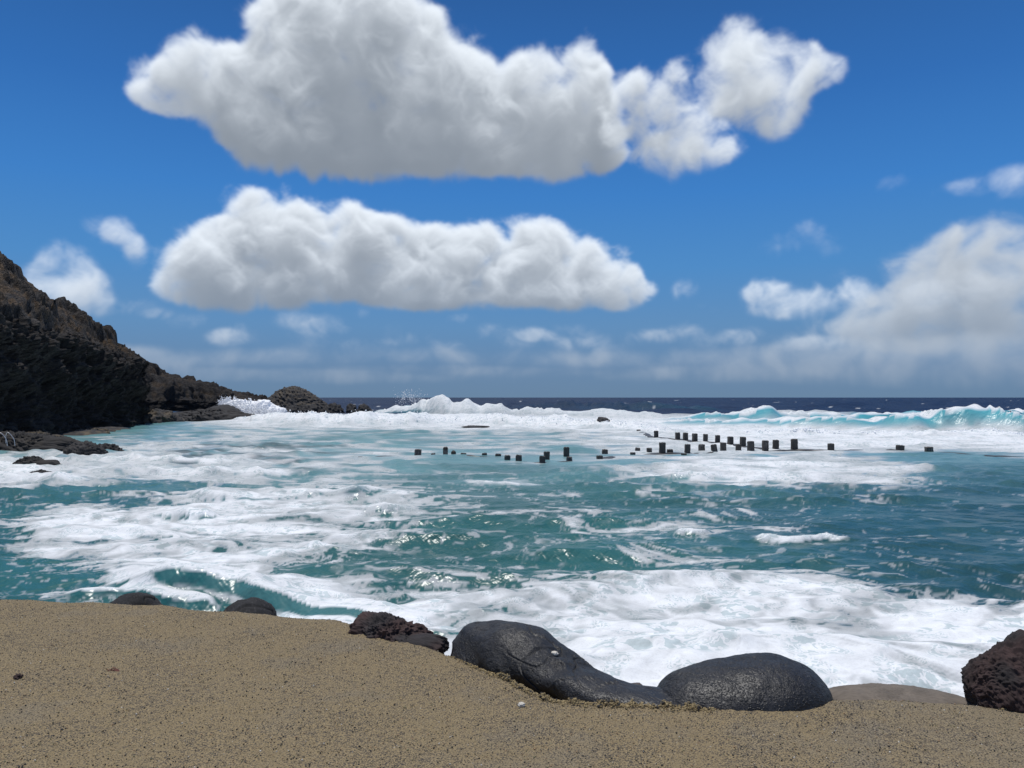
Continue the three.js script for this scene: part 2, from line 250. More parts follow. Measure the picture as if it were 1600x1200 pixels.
{
  const uv = new Float32Array((NU + 1) * (NV + 1) * 2);
  let k = 0;
  const geo = gridGeometry(NU, NV, (i, j, out) => {
    const d = dist[j], x = d * tans[i], z = -d, row = j ? dist[j] - dist[j - 1] : 0.02, gap = Math.max(row, d * 0.00135) * 0.8;
    const w = wave(x, z, Math.min(gap, 3)), far = sstep(120, 185, d);
    let cov = cover(x, z) * (1 - far);
    const u = bearing(x, z), near = sstep(60, 16, d), churn = sstep(24, 40, d) * (1 - far);
    // foam: patches, streaks drawn out along the crests, and lacy threads between
    const bx = x + 1.3 * n2(x * 0.16, z * 0.16), bz = z + 1.3 * n2(x * 0.16 + 30, z * 0.16);
    const big = banded(bx * 0.2, bz * 0.3, 4, row * 0.3), fine = banded(bx * 1.1 + 0.4 * n2(x, z), bz * 1.5 + 40, 4, row * 1.5, 0.65), stre = banded(bx * 0.32 + 9, bz * 1.0, 4, row * 1.0);
    const reef = sstep(210, 290, u) * sstep(580, 470, u) * sstep(36, 42, d) * sstep(66, 56, d) * sstep(-0.1, 0.35, banded(bx * 0.16 + 60, bz * 0.3, 3, row * 0.3));
    const m = cov - 0.22 * reef + big * 0.36 + stre * lerp(0.36, 0.32, near) + fine * lerp(0.36, 0.26, near) - 0.03;
    // torn into cells and threads: holes open in thin foam, and nets of threads are left where it has thinned out
    const wx = bx + 0.35 * n2(x * 0.9, z * 0.9) + 0.12 * n2(x * 2.7, z * 2.7), wz = bz + 0.35 * n2(x * 0.9 + 40, z * 0.9) + 0.12 * n2(x * 2.7, z * 2.7 + 40), crisp = sstep(0.5, 0.2, row), small = sstep(0.2, 0.09, row);
    let n1 = 0.4, nn = 0.4;
    if (crisp > 0 && m > 0.12 && m < 1.1) { n1 = net(wx * 0.75, wz * 1.05); nn = small > 0 ? net(wx * 2.1 + 7, wz * 2.7) : 0.4; }
    const holes = Math.max(crisp * sstep(0.22, 0.5, n1), 0.8 * small * sstep(0.25, 0.5, nn)) * sstep(0.98, 0.6, m);
    const film = sstep(0.47, lerp(0.66, 0.53, near), m - 0.15 * holes) * (0.8 + 0.2 * sstep(0.6, 0.95, m + 0.3 * fine));
    const lace = Math.max(crisp * sstep(0.12, 0.03, n1) * sstep(0.26, 0.5, m), small * sstep(0.13, 0.04, nn) * sstep(0.34, 0.52, m)) * (0.55 + 0.35 * fine);
    const fleck = sstep(0.3, 0.38, fine + 0.15 * stre) * 0.65 * sstep(0.05, 0.3, cov);
    let alpha = Math.max(film, lace, fleck);
    const wfine = w.white + 0.5 * fine * sstep(0.02, 0.3, w.white) * (1 - w.white);
    alpha = Math.max(alpha * (1 - 0.96 * sstep(0.1, 0.7, w.face) * (w.white < 0.3 ? 1 : 0)), sstep(0.25, 0.75, wfine));
    const cap = d > 110 ? sstep(0.76, 0.88, fbm2(x * 0.035, z * 0.05, 3) + 0.35 * fbm2(x * 0.25, z * 0.3, 2) + 0.22 * clamp(w.y - w.up)) * sstep(110, 190, d) * sstep(1500, 500, d) : 0;
    alpha = clamp(Math.max(alpha, cap));
    const thick = clamp(Math.max(sstep(0.5, 1.1, m), w.white));
    const lift = thick * (0.022 + 0.03 * big) + (w.white > 0.4 && d > 60 ? (0.2 + clamp(w.up / 1.2)) * w.white * (0.45 * banded(x * 0.4, z * 0.4 + 3, 3, row * 0.4, 0.6) + 0.3 * n2(x * 0.8 + 2 * n2(x * 0.2, z * 0.1), z * 0.35) * sstep(-0.3, 0.6, n2(x * 0.13, z * 0.13))) : 0);
    const white = Math.min(0.93, lerp(0.52, 0.9, thick) * (1 + 0.08 * fine + 0.04 * big));
    // water: teal over the near bottom, milky with air where the surf has churned it, navy offshore
    const milk = clamp(sstep(22, 46, d) * (1 - sstep(105, 145, d)) * (0.12 + 1.0 * cov) * 0.8), deep = sstep(100, 145, d + 14 * n2(x * 0.03, z * 0.05)), right = sstep(900, 1500, u) * sstep(60, 20, d);
    const turq = clamp(w.face * 1.15 * (d > 60 ? 1 : 0.12) * (1 - sstep(160, 230, d)));
    const c = [lerp(0.027, 0.025, right), lerp(0.12, 0.086, right), lerp(0.118, 0.099, right)], mix = (q, t) => { for (let a = 0; a < 3; a++) c[a] = lerp(c[a], q[a], t); };
    const mott = 1 + 0.18 * n2(x * 0.12, z * 0.16);
    mix([0.007, 0.022, 0.06], deep); mix([0.24, 0.43, 0.47], milk); mix([0.055, 0.36, 0.42], turq * 0.9); mix([0.085, 0.09, 0.085], reef * 0.75);
    for (let a = 0; a < 3; a++) c[a] *= mott;
    mix([white * 0.97, white * 0.992, white], alpha);
    froth[k] = alpha;
    out[0] = w.x; out[1] = w.y + alpha * lift; out[2] = w.z; out[3] = c[0]; out[4] = c[1]; out[5] = c[2];
    uv[k * 2] = x / 5; uv[k * 2 + 1] = -z / 5; k++;
  });
  geo.setAttribute('uv', new THREE.BufferAttribute(uv, 2));
  const S = 512, slopes = new Float32Array(S * S * 2), r = rng(5);
  for (let i = 0; i < 46; i++) {
    const f = 3 * 1.075 ** i, a = (r() - 0.5) * 2.6, kx = Math.round(f * Math.sin(a)), ky = Math.round(f * Math.cos(a)), ph = r() * 6.283, A = 0.055;
    const len = Math.hypot(kx, ky) || 1;
    for (let y = 0, o = 0; y < S; y++) for (let x = 0; x < S; x++, o += 2) { const s = A * Math.cos(2 * Math.PI * (kx * x + ky * y) / S + ph); slopes[o] += s * kx / len; slopes[o + 1] += s * ky / len; }
  }
  const nm = new Uint8Array(S * S * 4);
  for (let i = 0; i < S * S; i++) { const a = -slopes[i * 2], b = -slopes[i * 2 + 1], l = Math.hypot(a, b, 1); nm.set([127.5 + 127.5 * a / l, 127.5 + 127.5 * b / l, 127.5 + 127.5 / l, 255], i * 4); }
  const ripples = new THREE.DataTexture(nm, S, S); ripples.wrapS = ripples.wrapT = THREE.RepeatWrapping; ripples.magFilter = THREE.LinearFilter; ripples.needsUpdate = true;
  const T = 1024, bub = new Uint8Array(T * T * 4);       // bubble rafts: torn streaks and pin-holes
  for (let y = 0, o = 0; y < T; y++) for (let x = 0; x < T; x++, o += 4) {
    const X = x / T * 5, Y = y / T * 5, q = fbm2(X * 2 + 0.4 * n2(X * 3, Y * 3), Y * 3.2, 4, 0.65), h = n2(X * 22, Y * 22) * 0.6 + n2(X * 55, Y * 55) * 0.5, v = clamp(0.93 + 0.14 * q - 0.1 * sstep(0.2, 0.7, h));
    const ax = X + 0.12 * n2(X * 3, Y * 3) + 0.04 * n2(X * 9, Y * 9), ay = Y + 0.12 * n2(X * 3 + 20, Y * 3) + 0.04 * n2(X * 9, Y * 9 + 20);
    const hole = Math.max(sstep(0.26, 0.36, net(ax * 2.6, ay * 4)) * sstep(0.12, 0.4, n2(X * 0.7, Y * 1.0 + 7)), 0.85 * sstep(0.28, 0.4, net(ax * 8, ay * 11)) * sstep(0.1, 0.45, n2(X * 1.1 + 50, Y * 1.4)));
    [0.34, 0.5, 0.51].forEach((w, c) => { bub[o + c] = 255 * (v * lerp(1, w, hole * 0.5)) ** (1 / 2.2); }); bub[o + 3] = 255;
  }
  const bubbles = new THREE.DataTexture(bub, T, T); bubbles.wrapS = bubbles.wrapT = THREE.MirroredRepeatWrapping; bubbles.magFilter = THREE.LinearFilter; bubbles.colorSpace = THREE.SRGBColorSpace; bubbles.needsUpdate = true;
  // the surface is shared out between open water and froth, which join along common edges
  const all = geo.index.array, clean = [], frothy = [], open = [], zs = geo.attributes.position.array;
  for (let i = 0; i < all.length; i += 3) (froth[all[i]] + froth[all[i + 1]] + froth[all[i + 2]] > 2.1 ? frothy : zs[all[i] * 3 + 2] < -138 ? open : clean).push(all[i], all[i + 1], all[i + 2]);
  const share = (idx) => {
    const to = new Int32Array(froth.length).fill(-1), from = [], I = new Uint32Array(idx.length);
    for (let i = 0; i < idx.length; i++) { if (to[idx[i]] < 0) { to[idx[i]] = from.length; from.push(idx[i]); } I[i] = to[idx[i]]; }
    const g = new THREE.BufferGeometry();
    for (const [name, n] of [['position', 3], ['normal', 3], ['color', 3], ['uv', 2]]) { const a = geo.attributes[name].array, o = new Float32Array(from.length * n); for (let i = 0; i < from.length; i++) for (let q = 0; q < n; q++) o[i * n + q] = a[from[i] * n + q]; g.setAttribute(name, new THREE.BufferAttribute(o, n)); }
    g.setIndex(new THREE.BufferAttribute(I, 1));
    return g;
  };
  put(new THREE.Mesh(share(clean), new THREE.MeshPhysicalMaterial({ vertexColors: true, roughness: 0.3, ior: 1.33, normalMap: ripples, normalScale: new THREE.Vector2(0.55, 0.55) })), 'sea', 'choppy teal water of the bay between the shore and the breakers', 'sea', { kind: 'structure' });
  put(new THREE.Mesh(share(open), new THREE.MeshPhysicalMaterial({ vertexColors: true, roughness: 0.5, ior: 1.33, specularIntensity: 0.6, normalMap: ripples, normalScale: new THREE.Vector2(1.3, 1.3) })), 'open_sea', 'dark navy open sea between the breakers and the horizon', 'sea', { kind: 'structure' });
  put(new THREE.Mesh(share(frothy), new THREE.MeshStandardMaterial({ vertexColors: true, roughness: 0.7, map: bubbles, normalMap: ripples, normalScale: new THREE.Vector2(0.3, 0.3) })), 'sea_foam', 'white foam and lacy froth drifting on the water', 'foam', { kind: 'stuff' });
  console.log('sea', NU, NV, clean.length / 3, frothy.length / 3);
}
const seaAt = (x, z) => wave(x, z, 0.3).y;

// ------------------------------------------------------------------ headlands
function headland({ coast, depth, rise, nu, nv, seed, big, tone, soil }) {
  const uv = new Float32Array((nu + 1) * (nv + 1) * 2); for (let j = 0, q = 0; j <= nv; j++) for (let i = 0; i <= nu; i++) { uv[q++] = i / nu * 10; uv[q++] = j / nv * 7; }
  // coast: [x, z, brow height, slope above the brow]; the face climbs from the sea to the brow, then the slope runs inland (to -x)
  const T = coast.map((c, i) => i), X = pieces(T, coast.map((c) => c[0])), Z = pieces(T, coast.map((c) => c[1])), B = pieces(T, coast.map((c) => c[2])), G = pieces(T, coast.map((c) => c[3]));
  const geo = gridGeometry(nu, nv, (i, j, out) => {
    const s = i / nu * (coast.length - 1), t = j / nv, b = B(s), z0 = Z(s);
    let o, y;
    if (t < 0.5) { const q = t / 0.5; y = -2 + (b + 2) * q; o = rise(q) * b / 9; }
    else { const q = (t - 0.5) / 0.5; o = rise(1) * b / 9 + depth * q ** 1.5; y = b + G(s) * (depth * q ** 1.5) * (1 - 0.25 * q); }
    let x = X(s) - o, z = z0;
    const k = 1 / big;
    const m = fbm3(x * 0.16 * k, y * 0.2 * k, z * 0.16 * k + seed, 3), f = rid3(x * 0.42 * k, y * 0.55 * k, z * 0.42 * k + seed, 4), g = rid3(x * 1.3 * k, y * 1.6 * k, z * 1.3 * k, 3);
    const crag = sstep(0.02, 0.3, fbm3(x * 0.085 * k, y * 0.12 * k, z * 0.085 * k + seed + 9, 3)) * sstep(0.5, 0.58, t), steep = t < 0.55 ? 1 : 0.6, a = big * (m * 1.5 + f * 0.75 + g * 0.28 + crag * (1.9 + 0.8 * f)) * steep;
    const strata = 0.35 * big * Math.sin(y * 1.7 / big + 2.2 * n3(x * 0.1, y * 0.1, z * 0.1)) * (t < 0.6 ? 1 : 0.4);
    x += (a + strata) * (t < 0.5 ? 0.95 : 0.35); y += a * (t < 0.5 ? 0.25 : 0.8); z += a * 0.25;
    if (t < 0.03) y = -2;
    const q = fbm3(x * 0.5 * k, y * 0.5 * k, z * 0.5 * k + 30, 4), h = 0.75 + 0.5 * fbm3(x * 2.2 * k, y * 2.2 * k, z * 2.2 * k, 3);
    const so = soil * sstep(0.5, 0.56, t + 0.06 * q) * sstep(-0.1, 0.12, q - 0.4 * f - 0.45 * crag + 0.18);
    for (let c = 0; c < 3; c++) out[3 + c] = lerp([tone[0], tone[1], tone[2]][c] * h * (1 + 0.3 * q), [0.13, 0.085, 0.048][c] * h, so);
    out[0] = x; out[1] = y; out[2] = z;
  });
  geo.setAttribute('uv', new THREE.BufferAttribute(uv, 2));
  return geo;
}
{
  const stone = (() => { const S = 1024, d = new Uint8Array(S * S * 4); for (let y = 0, o = 0; y < S; y++) for (let x = 0; x < S; x++, o += 4) { const X = x / S * 14, Y = y / S * 14, v = clamp(0.5 + 0.3 * fbm2(X * 0.9, Y * 1.4, 5, 0.65) - 0.25 * sstep(0.14, 0.02, Math.abs(n2(X * 1.1 + 0.3 * n2(X * 4, Y * 4), Y * 1.6)))) * 255; d[o] = d[o + 1] = d[o + 2] = v; d[o + 3] = 255; } const t = new THREE.DataTexture(d, S, S); t.wrapS = t.wrapT = THREE.MirroredRepeatWrapping; t.magFilter = THREE.LinearFilter; t.needsUpdate = true; return t; })();
  const face = pieces([0, 0.18, 0.3, 0.6, 0.85, 1], [0.2, 0.3, 1.7, 1.2, 0.7, 1.4]);
  const g = headland({ seed: 3, big: 1, nu: 340, nv: 250, depth: 60, soil: 0.95, tone: [0.06, 0.052, 0.047], rise: face,
    coast: [[-33, -28, 11, 0.9], [-36, -46, 11, 0.95], [-39, -60, 10.5, 0.98], [-42.5, -78, 9.8, 0.95], [-45, -92, 9.0, 0.85], [-46.5, -103, 8.2, 0.62], [-49, -109, 7.5, 0.5], [-58, -115, 6, 0.45], [-85, -121, 4, 0.3]] });
  put(new THREE.Mesh(g, smooth({ roughness: 0.95, bumpMap: stone, bumpScale: 0.9 })), 'cliff', 'tall dark volcanic cliff with a brown earthy slope above its face', 'cliff', { kind: 'structure' });
  const g2 = headland({ seed: 40, big: 1.35, nu: 220, nv: 150, depth: 60, soil: 0.5, tone: [0.054, 0.048, 0.045], rise: pieces([0, 0.3, 1], [0, 0.5, 3]),
    coast: [[-92, -140, 3, 0.8], [-80, -165, 3, 0.8], [-73, -183, 2.6, 0.62], [-68.5, -195, 2.2, 0.45], [-66, -207, 2.2, 0.36], [-66, -222, 2.2, 0.22], [-72, -240, 1.5, 0.2], [-100, -255, 1, 0.2]] });
  put(new THREE.Mesh(g2, smooth({ roughness: 0.95, bumpMap: stone, bumpScale: 1.2 })), 'rocky_headland', 'lower grey brown rocky headland sloping into the sea beyond the dark cliff', 'headland', { kind: 'structure' });
}
console.log('cliffs done');

// ------------------------------------------------------------------ rocks
// a rock is a smooth union of ellipsoids [x, y, z, rx, ry, rz, turn], met from outside along rays to its middle, then roughened
function rockGeometry({ parts, k = 0.12, nu = 120, nv = 80, rough, tint, middle }) {
  const c0 = middle ?? parts[0];
  const sdf = (x, y, z) => {
    let s = 0;
    for (const [cx, cy, cz, rx, ry, rz, a = 0, tilt = 0] of parts) {
      let X = x - cx, Y = y - cy, Z = z - cz;
      let c = Math.cos(a), n = Math.sin(a), X2 = X * c - Z * n, Z2 = X * n + Z * c;
      c = Math.cos(tilt); n = Math.sin(tilt);
      const X3 = X2 * c + Y * n, Y3 = -X2 * n + Y * c;
      const q = Math.hypot(X3 / rx, Y3 / ry, Z2 / rz), g = Math.hypot(X3 / rx / rx, Y3 / ry / ry, Z2 / rz / rz);
      const d = g > 1e-6 ? q * (q - 1) / g : -Math.min(rx, ry, rz);
      s += Math.exp(-d / k);
    }
    return -k * Math.log(Math.max(s, 1e-30));
  };
  let R = 0; for (const p of parts) R = Math.max(R, Math.hypot(p[0] - c0[0], p[1] - c0[1], p[2] - c0[2]) + Math.max(p[3], p[4], p[5]) * 1.1);
  const g = gridGeometry(nu, nv, (i, j, out) => {
    const a = i / nu * Math.PI * 2, b = (j / nv) * Math.PI, dx = Math.cos(b), dy = Math.sin(b) * Math.sin(a), dz = Math.sin(b) * Math.cos(a);
    let r = R;
    for (let n = 0; n < 60; n++) { const d = sdf(c0[0] + dx * r, c0[1] + dy * r, c0[2] + dz * r); r -= d * 0.8; if (Math.abs(d) < 0.002 || r < 0.02) break; }
    const x = c0[0] + dx * r, y = c0[1] + dy * r, z = c0[2] + dz * r, bump = rough(x, y, z);
    r += bump; r = Math.max(r, 0.01);
    out[0] = c0[0] + dx * r; out[1] = c0[1] + dy * r; out[2] = c0[2] + dz * r;
    const t = tint(x, y, z, bump); out[3] = t[0]; out[4] = t[1]; out[5] = t[2];
  });
  const flip = g.index.array; for (let i = 0; i < flip.length; i += 3) { const t = flip[i + 1]; flip[i + 1] = flip[i + 2]; flip[i + 2] = t; }
  const uv = new Float32Array((nu + 1) * (nv + 1) * 2), size = R * 0.62;
  for (let j = 0, q = 0; j <= nv; j++) for (let i = 0; i <= nu; i++) { uv[q++] = i / nu * Math.PI * 2 * size; uv[q++] = j / nv * Math.PI * size; }
  // normals are averaged across the seam, which keeps two sets of uv
  const N = g.attributes.normal.array;
  for (let j = 0; j <= nv; j++) { const a = j * (nu + 1) * 3, b = a + nu * 3, v = new THREE.Vector3(N[a] + N[b], N[a + 1] + N[b + 1], N[a + 2] + N[b + 2]).normalize(); N.set([v.x, v.y, v.z], a); N.set([v.x, v.y, v.z], b); }
  for (let q = 0; q < N.length; q++) N[q] = -N[q];
  for (const j of [0, nv]) for (let i = 0; i <= nu; i++) N.set([j ? -1 : 1, 0, 0], (j * (nu + 1) + i) * 3);
  g.setAttribute('uv', new THREE.BufferAttribute(uv, 2));
  return g;
}
const basalt = (x, y, z) => { const h = (1 + 0.35 * fbm3(x * 5, y * 5, z * 5, 3) + 0.3 * n3(x * 60, y * 60, z * 60)) * (1 + 0.5 * sstep(0.15, 0.5, fbm3(x * 4 + 8, y * 6, z * 4, 4, 0.6)) + 1.4 * sstep(0.55, 0.75, n3(x * 45, y * 45, z * 45 + 9))); return [0.0155 * h, 0.015 * h, 0.0155 * h]; };
const basaltRough = (s) => (x, y, z) => 0.03 * fbm3(x * 2.6, y * 2.6, z * 2.6 + s, 2) - 0.02 * Math.abs(n3(x * 3.5 + s, y * 3.5, z * 3.5)) - 0.014 * sstep(0.06, 0.0, Math.abs(n3(x * 2.4, y * 3.2 + s, z * 2.4))) + 0.003 * rid3(x * 12, y * 12, z * 12 + s, 2) - 0.005 * sstep(0.5, 0.85, n3(x * 40, y * 40, z * 40)) + 0.0014 * n3(x * 80, y * 80, z * 80);
const scoria = (x, y, z) => { const h = 1 + 0.5 * fbm3(x * 9, y * 9, z * 9, 3) + 0.25 * n3(x * 50, y * 50, z * 50), r = sstep(-0.4, 0.5, n3(x * 3, y * 3, z * 3)); return [lerp(0.028, 0.05, r) * h, lerp(0.024, 0.028, r) * h, lerp(0.024, 0.025, r) * h]; };
const scoriaRough = (s) => (x, y, z) => 0.05 * fbm3(x * 3.6, y * 3.6, z * 3.6 + s, 3) + 0.024 * rid3(x * 8, y * 8, z * 8 + s, 3) + 0.012 * rid3(x * 24, y * 24, z * 24, 2) + 0.004 * n3(x * 70, y * 70, z * 70);
const TOP = 1.9;                                        // height of the sandy ledge above the sea
const grain = (() => { const S = 512, d = new Uint8Array(S * S * 4); for (let y = 0, o = 0; y < S; y++) for (let x = 0; x < S; x++, o += 4) { const X = x / S * 0.6, Y = y / S * 0.6, v = clamp(0.65 + 0.12 * fbm2(X * 40, Y * 40, 4, 0.7) - 0.35 * sstep(0.35, 0.75, n2(X * 60, Y * 60) + 0.3 * n2(X * 14, Y * 14)) - 0.22 * sstep(0.5, 0.8, n2(X * 120, Y * 120))) * 255; d[o] = d[o + 1] = d[o + 2] = v; d[o + 3] = 255; } const t = new THREE.DataTexture(d, S, S); t.wrapS = t.wrapT = THREE.MirroredRepeatWrapping; t.repeat.set(1 / 0.6, 1 / 0.6); t.magFilter = THREE.LinearFilter; t.needsUpdate = true; return t; })();
const wet = smooth({ roughness: 0.48, bumpMap: grain, bumpScale: 0.008 }), dry = smooth({ roughness: 0.93 });
const E = (px, py, d, rx, ry, rz, turn = 0, tilt = 0) => [...at(px, py, d), rx, ry, rz, turn, tilt];
function rock(name, label, category, spec, mat = dry, extra) { const m = new THREE.Mesh(rockGeometry(spec), mat); return put(m, name, label, category, extra); }

const longBoulder = rock('boulder', 'long black basalt boulder with a white fleck, sloping down to a low tail', 'boulder', { nu: 300, nv: 190, k: 0.035, middle: at(880, 1078, 4.8),
  parts: [E(766, 1042, 5.2, 0.27, 0.295, 0.3, 0.5), E(820, 1040, 5.05, 0.34, 0.245, 0.33, 0.55, -0.42), E(872, 1064, 4.85, 0.32, 0.17, 0.3, 0.5, -0.42), E(925, 1084, 4.62, 0.3, 0.115, 0.26, 0.5, -0.38), E(985, 1097, 4.42, 0.26, 0.075, 0.2, 0.3, -0.18), E(1042, 1103, 4.33, 0.2, 0.06, 0.16, 0.2, -0.1)], rough: (x, y, z) => { const h = at(893, 1070, 4.5); return basaltRough(2)(x, y, z) - 0.05 * Math.exp(-(((x - h[0]) / 0.075) ** 2 + ((y - h[1]) / 0.045) ** 2 + ((z - h[2]) / 0.12) ** 2)) - 0.008 * sstep(0.05, 0.01, Math.abs(n3(x * 2.2, y * 5, z * 2.2))); }, tint: basalt }, wet);
rock('boulder', 'smooth rounded black boulder beside the flat pinkish slab', 'boulder', { nu: 280, nv: 180, k: 0.04, middle: at(1160, 1082, 4.5),
  parts: [E(1155, 1086, 4.45, 0.42, 0.17, 0.34, 0.1, 0.12), E(1218, 1084, 4.45, 0.26, 0.165, 0.3, 0, -0.12), E(1085, 1092, 4.4, 0.24, 0.11, 0.22, 0, 0.3)], rough: (x, y, z) => 0.02 * fbm3(x * 2.2, y * 2.2, z * 2.2 + 9, 2) + 0.0025 * rid3(x * 12, y * 12, z * 12, 2) - 0.004 * sstep(0.5, 0.85, n3(x * 40, y * 40, z * 40)), tint: basalt }, wet);
rock('scoria_rock', 'rough reddish brown volcanic rock at the edge of the sand', 'rock', { nu: 240, nv: 150, k: 0.05, middle: at(610, 1002, 5.55),
  parts: [E(592, 1002, 5.65, 0.21, 0.17, 0.22, 0.3, -0.1), E(638, 1008, 5.5, 0.2, 0.1, 0.2, 0.2, -0.45), E(672, 1014, 5.35, 0.1, 0.075, 0.12)], rough: scoriaRough(4), tint: scoria });
rock('scoria_rock', 'tall rough dark red rock standing at the end of the slab', 'rock', { nu: 240, nv: 150, k: 0.05, middle: at(1590, 1080, 4.35),
  parts: [E(1572, 1088, 4.35, 0.16, 0.2, 0.22, 0, 0.35), E(1630, 1060, 4.4, 0.2, 0.25, 0.24, 0, 0.3)], rough: (x, y, z) => 0.7 * scoriaRough(8)(x, y, z), tint: (x, y, z) => scoria(x, y, z).map((c) => c * 0.75) });
rock('boulder', 'small dark domed boulder peeping over the edge of the sand', 'boulder', { nu: 120, nv: 80, parts: [E(387, 982, 6.6, 0.24, 0.24, 0.26)], rough: basaltRough(14), tint: (x, y, z) => basalt(x, y, z).map((c) => c * 1.25) });
rock('boulder', 'low dark pointed rock barely showing above the sand edge', 'rock', { nu: 120, nv: 80, parts: [E(208, 962, 7.0, 0.26, 0.19, 0.26)], rough: basaltRough(19), tint: basalt });
rock('flat_slab', 'flat grey pink rock slab between the rounded boulder and the red rock', 'rock', { nu: 160, nv: 90, k: 0.08, middle: at(1400, 1125, 4.5), parts: [E(1375, 1128, 4.55, 0.42, 0.165, 0.3, 0, -0.1), E(1490, 1136, 4.5, 0.3, 0.13, 0.3, 0, -0.08)], rough: (x, y, z) => 0.012 * fbm3(x * 5, y * 5, z * 5, 4) + 0.003 * n3(x * 50, y * 50, z * 50),
  tint: (x, y, z) => { const h = 1 + 0.3 * fbm3(x * 6, y * 6, z * 6, 3) + 0.2 * n3(x * 60, y * 60, z * 60); return [0.15 * h, 0.125 * h, 0.1 * h]; } });
rock('pebble', 'small grey stone wedged between the two black boulders', 'rock', { nu: 60, nv: 40, parts: [E(993, 1076, 4.75, 0.05, 0.03, 0.05)], rough: (x, y, z) => 0.008 * fbm3(x * 14, y * 14, z * 14, 3), tint: (x, y, z) => { const h = 1 + 0.4 * fbm3(x * 20, y * 20, z * 20, 2); return [0.1 * h, 0.085 * h, 0.08 * h]; } });

// rocks of the far shore
const shore = (b) => (x, y, z) => b * (0.5 * fbm3(x * 0.5 / b, y * 0.9 / b, z * 0.5 / b, 3) + 0.42 * rid3(x * 0.9 / b, y * 1.4 / b, z * 0.9 / b, 4) + 0.14 * rid3(x * 3 / b, y * 4 / b, z * 3 / b, 2));
const shoreTint = (m, br = 0) => (x, y, z) => { const h = 1 + 0.5 * fbm3(x * 0.8, y * 1.2, z * 0.8, 4), q = br * sstep(-0.1, 0.3, fbm3(x * 0.5 + 9, y, z * 0.5, 3)); return [lerp(0.04, 0.15, q) * m * h, lerp(0.038, 0.115, q) * m * h, lerp(0.038, 0.07, q) * m * h]; };
const R3 = (px, d, rx, ry, rz, y = 0, turn = 0) => { const p = at(px, HORIZON, d); return [p[0], y, p[2], rx, ry, rz, turn]; };
rock('islet', 'steep domed dark islet standing off the end of the headland', 'islet', { nu: 140, nv: 90, k: 1.2, parts: [R3(458, 230, 5.6, 5.4, 6, 0.8), R3(440, 230, 5, 3.4, 5, 0), R3(478, 230, 5.2, 3.6, 5, -0.4), R3(458, 230, 9.5, 1.8, 7, 0)], rough: shore(1.0), tint: shoreTint(1.1, 0.35) });
rock('rock_ledge', 'long low black reef at the foot of the far headland', 'reef', { nu: 160, nv: 70, k: 0.6, parts: [R3(330, 128, 5, 1.6, 4, -0.3), R3(290, 130, 3.6, 1.2, 3, -0.2), R3(375, 127, 4.6, 1.1, 3, -0.2), R3(350, 133, 3, 2.2, 3, 0)], rough: shore(0.8), tint: shoreTint(0.9) });
rock('sea_rock', 'black rock just under the tip of the dark cliff', 'rock', { nu: 90, nv: 60, k: 0.5, parts: [R3(248, 108, 2.4, 1.6, 3, 0), R3(264, 110, 1.8, 0.8, 2, 0)], rough: shore(0.7), tint: shoreTint(1.1, 0.4) });
[[455, 168, 2.6, 1.7, 0.2, 'low'], [485, 168, 2.4, 1.9, 0.2, 'ragged'], [518, 166, 2.2, 2.2, 0.2, 'broad'], [547, 166, 0.6, 2.3, 0.2, 'narrow upright'], [567, 166, 1.1, 2.1, 0.2, 'small blunt']].forEach(([px, d, rx, ry, y, word], i) =>
  rock('reef_rock', word + ' black rock rising from the white surf beside the islet', 'rock', { nu: 70, nv: 50, k: 0.4, parts: [R3(px, d, rx, ry, 2, y - 0.4), R3(px + 6, d, rx * 0.7, ry * 0.72, 1.8, y - 0.4)], rough: shore(0.75), tint: shoreTint(0.85) }, dry, { group: 'rocks in the surf off the islet' }));
rock('washed_reef', 'flat dark reef awash in white surf beyond the pool', 'reef', { nu: 90, nv: 50, parts: [R3(735, 96, 1.0, 0.06, 0.5, 0.0), R3(752, 96.3, 1.0, 0.07, 0.5, 0.0)], rough: shore(0.22), tint: shoreTint(2.4) });
rock('surf_rock', 'lone grey rock poking out of the foam beyond the pool posts', 'rock', { nu: 60, nv: 40, parts: [R3(943, 92, 0.62, 0.4, 0.6, 0.75), R3(938, 92, 0.3, 0.45, 0.4, 0.75)], rough: shore(0.25), tint: shoreTint(1.6) });
rock('shore_platform', 'brown weedy rock platform at the foot of the cliff behind the jagged ledge', 'rock platform', { nu: 130, nv: 110, k: 0.4, parts: [[-39.4, -0.5, -67, 2.6, 0.8, 5, 0.1], [-39.6, -0.3, -63, 2.2, 0.75, 4]], middle: [-39.4, -0.5, -66], rough: shore(0.5), tint: shoreTint(0.8, 0.9) });
rock('shore_platform', 'brown rock platform running on towards the tip of the dark cliff', 'rock platform', { nu: 130, nv: 110, k: 0.4, parts: [[-41.6, -0.45, -78, 2.3, 0.75, 5, 0.1], [-43.2, -0.4, -86, 2.4, 0.75, 5, 0.1]], middle: [-42.3, -0.45, -81], rough: shore(0.5), tint: shoreTint(0.8, 0.75) });
rock('rock_ledge', 'black jagged ledge under the metal handrail', 'ledge', { nu: 150, nv: 70, k: 0.3, parts: [R3(10, 53, 2.8, 1.35, 2.4, -0.4), R3(60, 53.5, 2.4, 1.25, 2, -0.4), R3(100, 53, 1.1, 0.9, 1.4, -0.2), R3(-60, 52, 3, 1.5, 3, -0.2)], middle: at(30, HORIZON + 80, 53), rough: shore(0.5), tint: shoreTint(0.7, 0.12) });
rock('sea_rock', 'rounded black rock at the end of the jagged ledge', 'rock', { nu: 90, nv: 60, k: 0.2, parts: [R3(138, 48.5, 0.95, 0.72, 0.9, 0), R3(122, 48.5, 0.7, 0.5, 0.8, 0.05)], rough: shore(0.3), tint: shoreTint(0.9) });
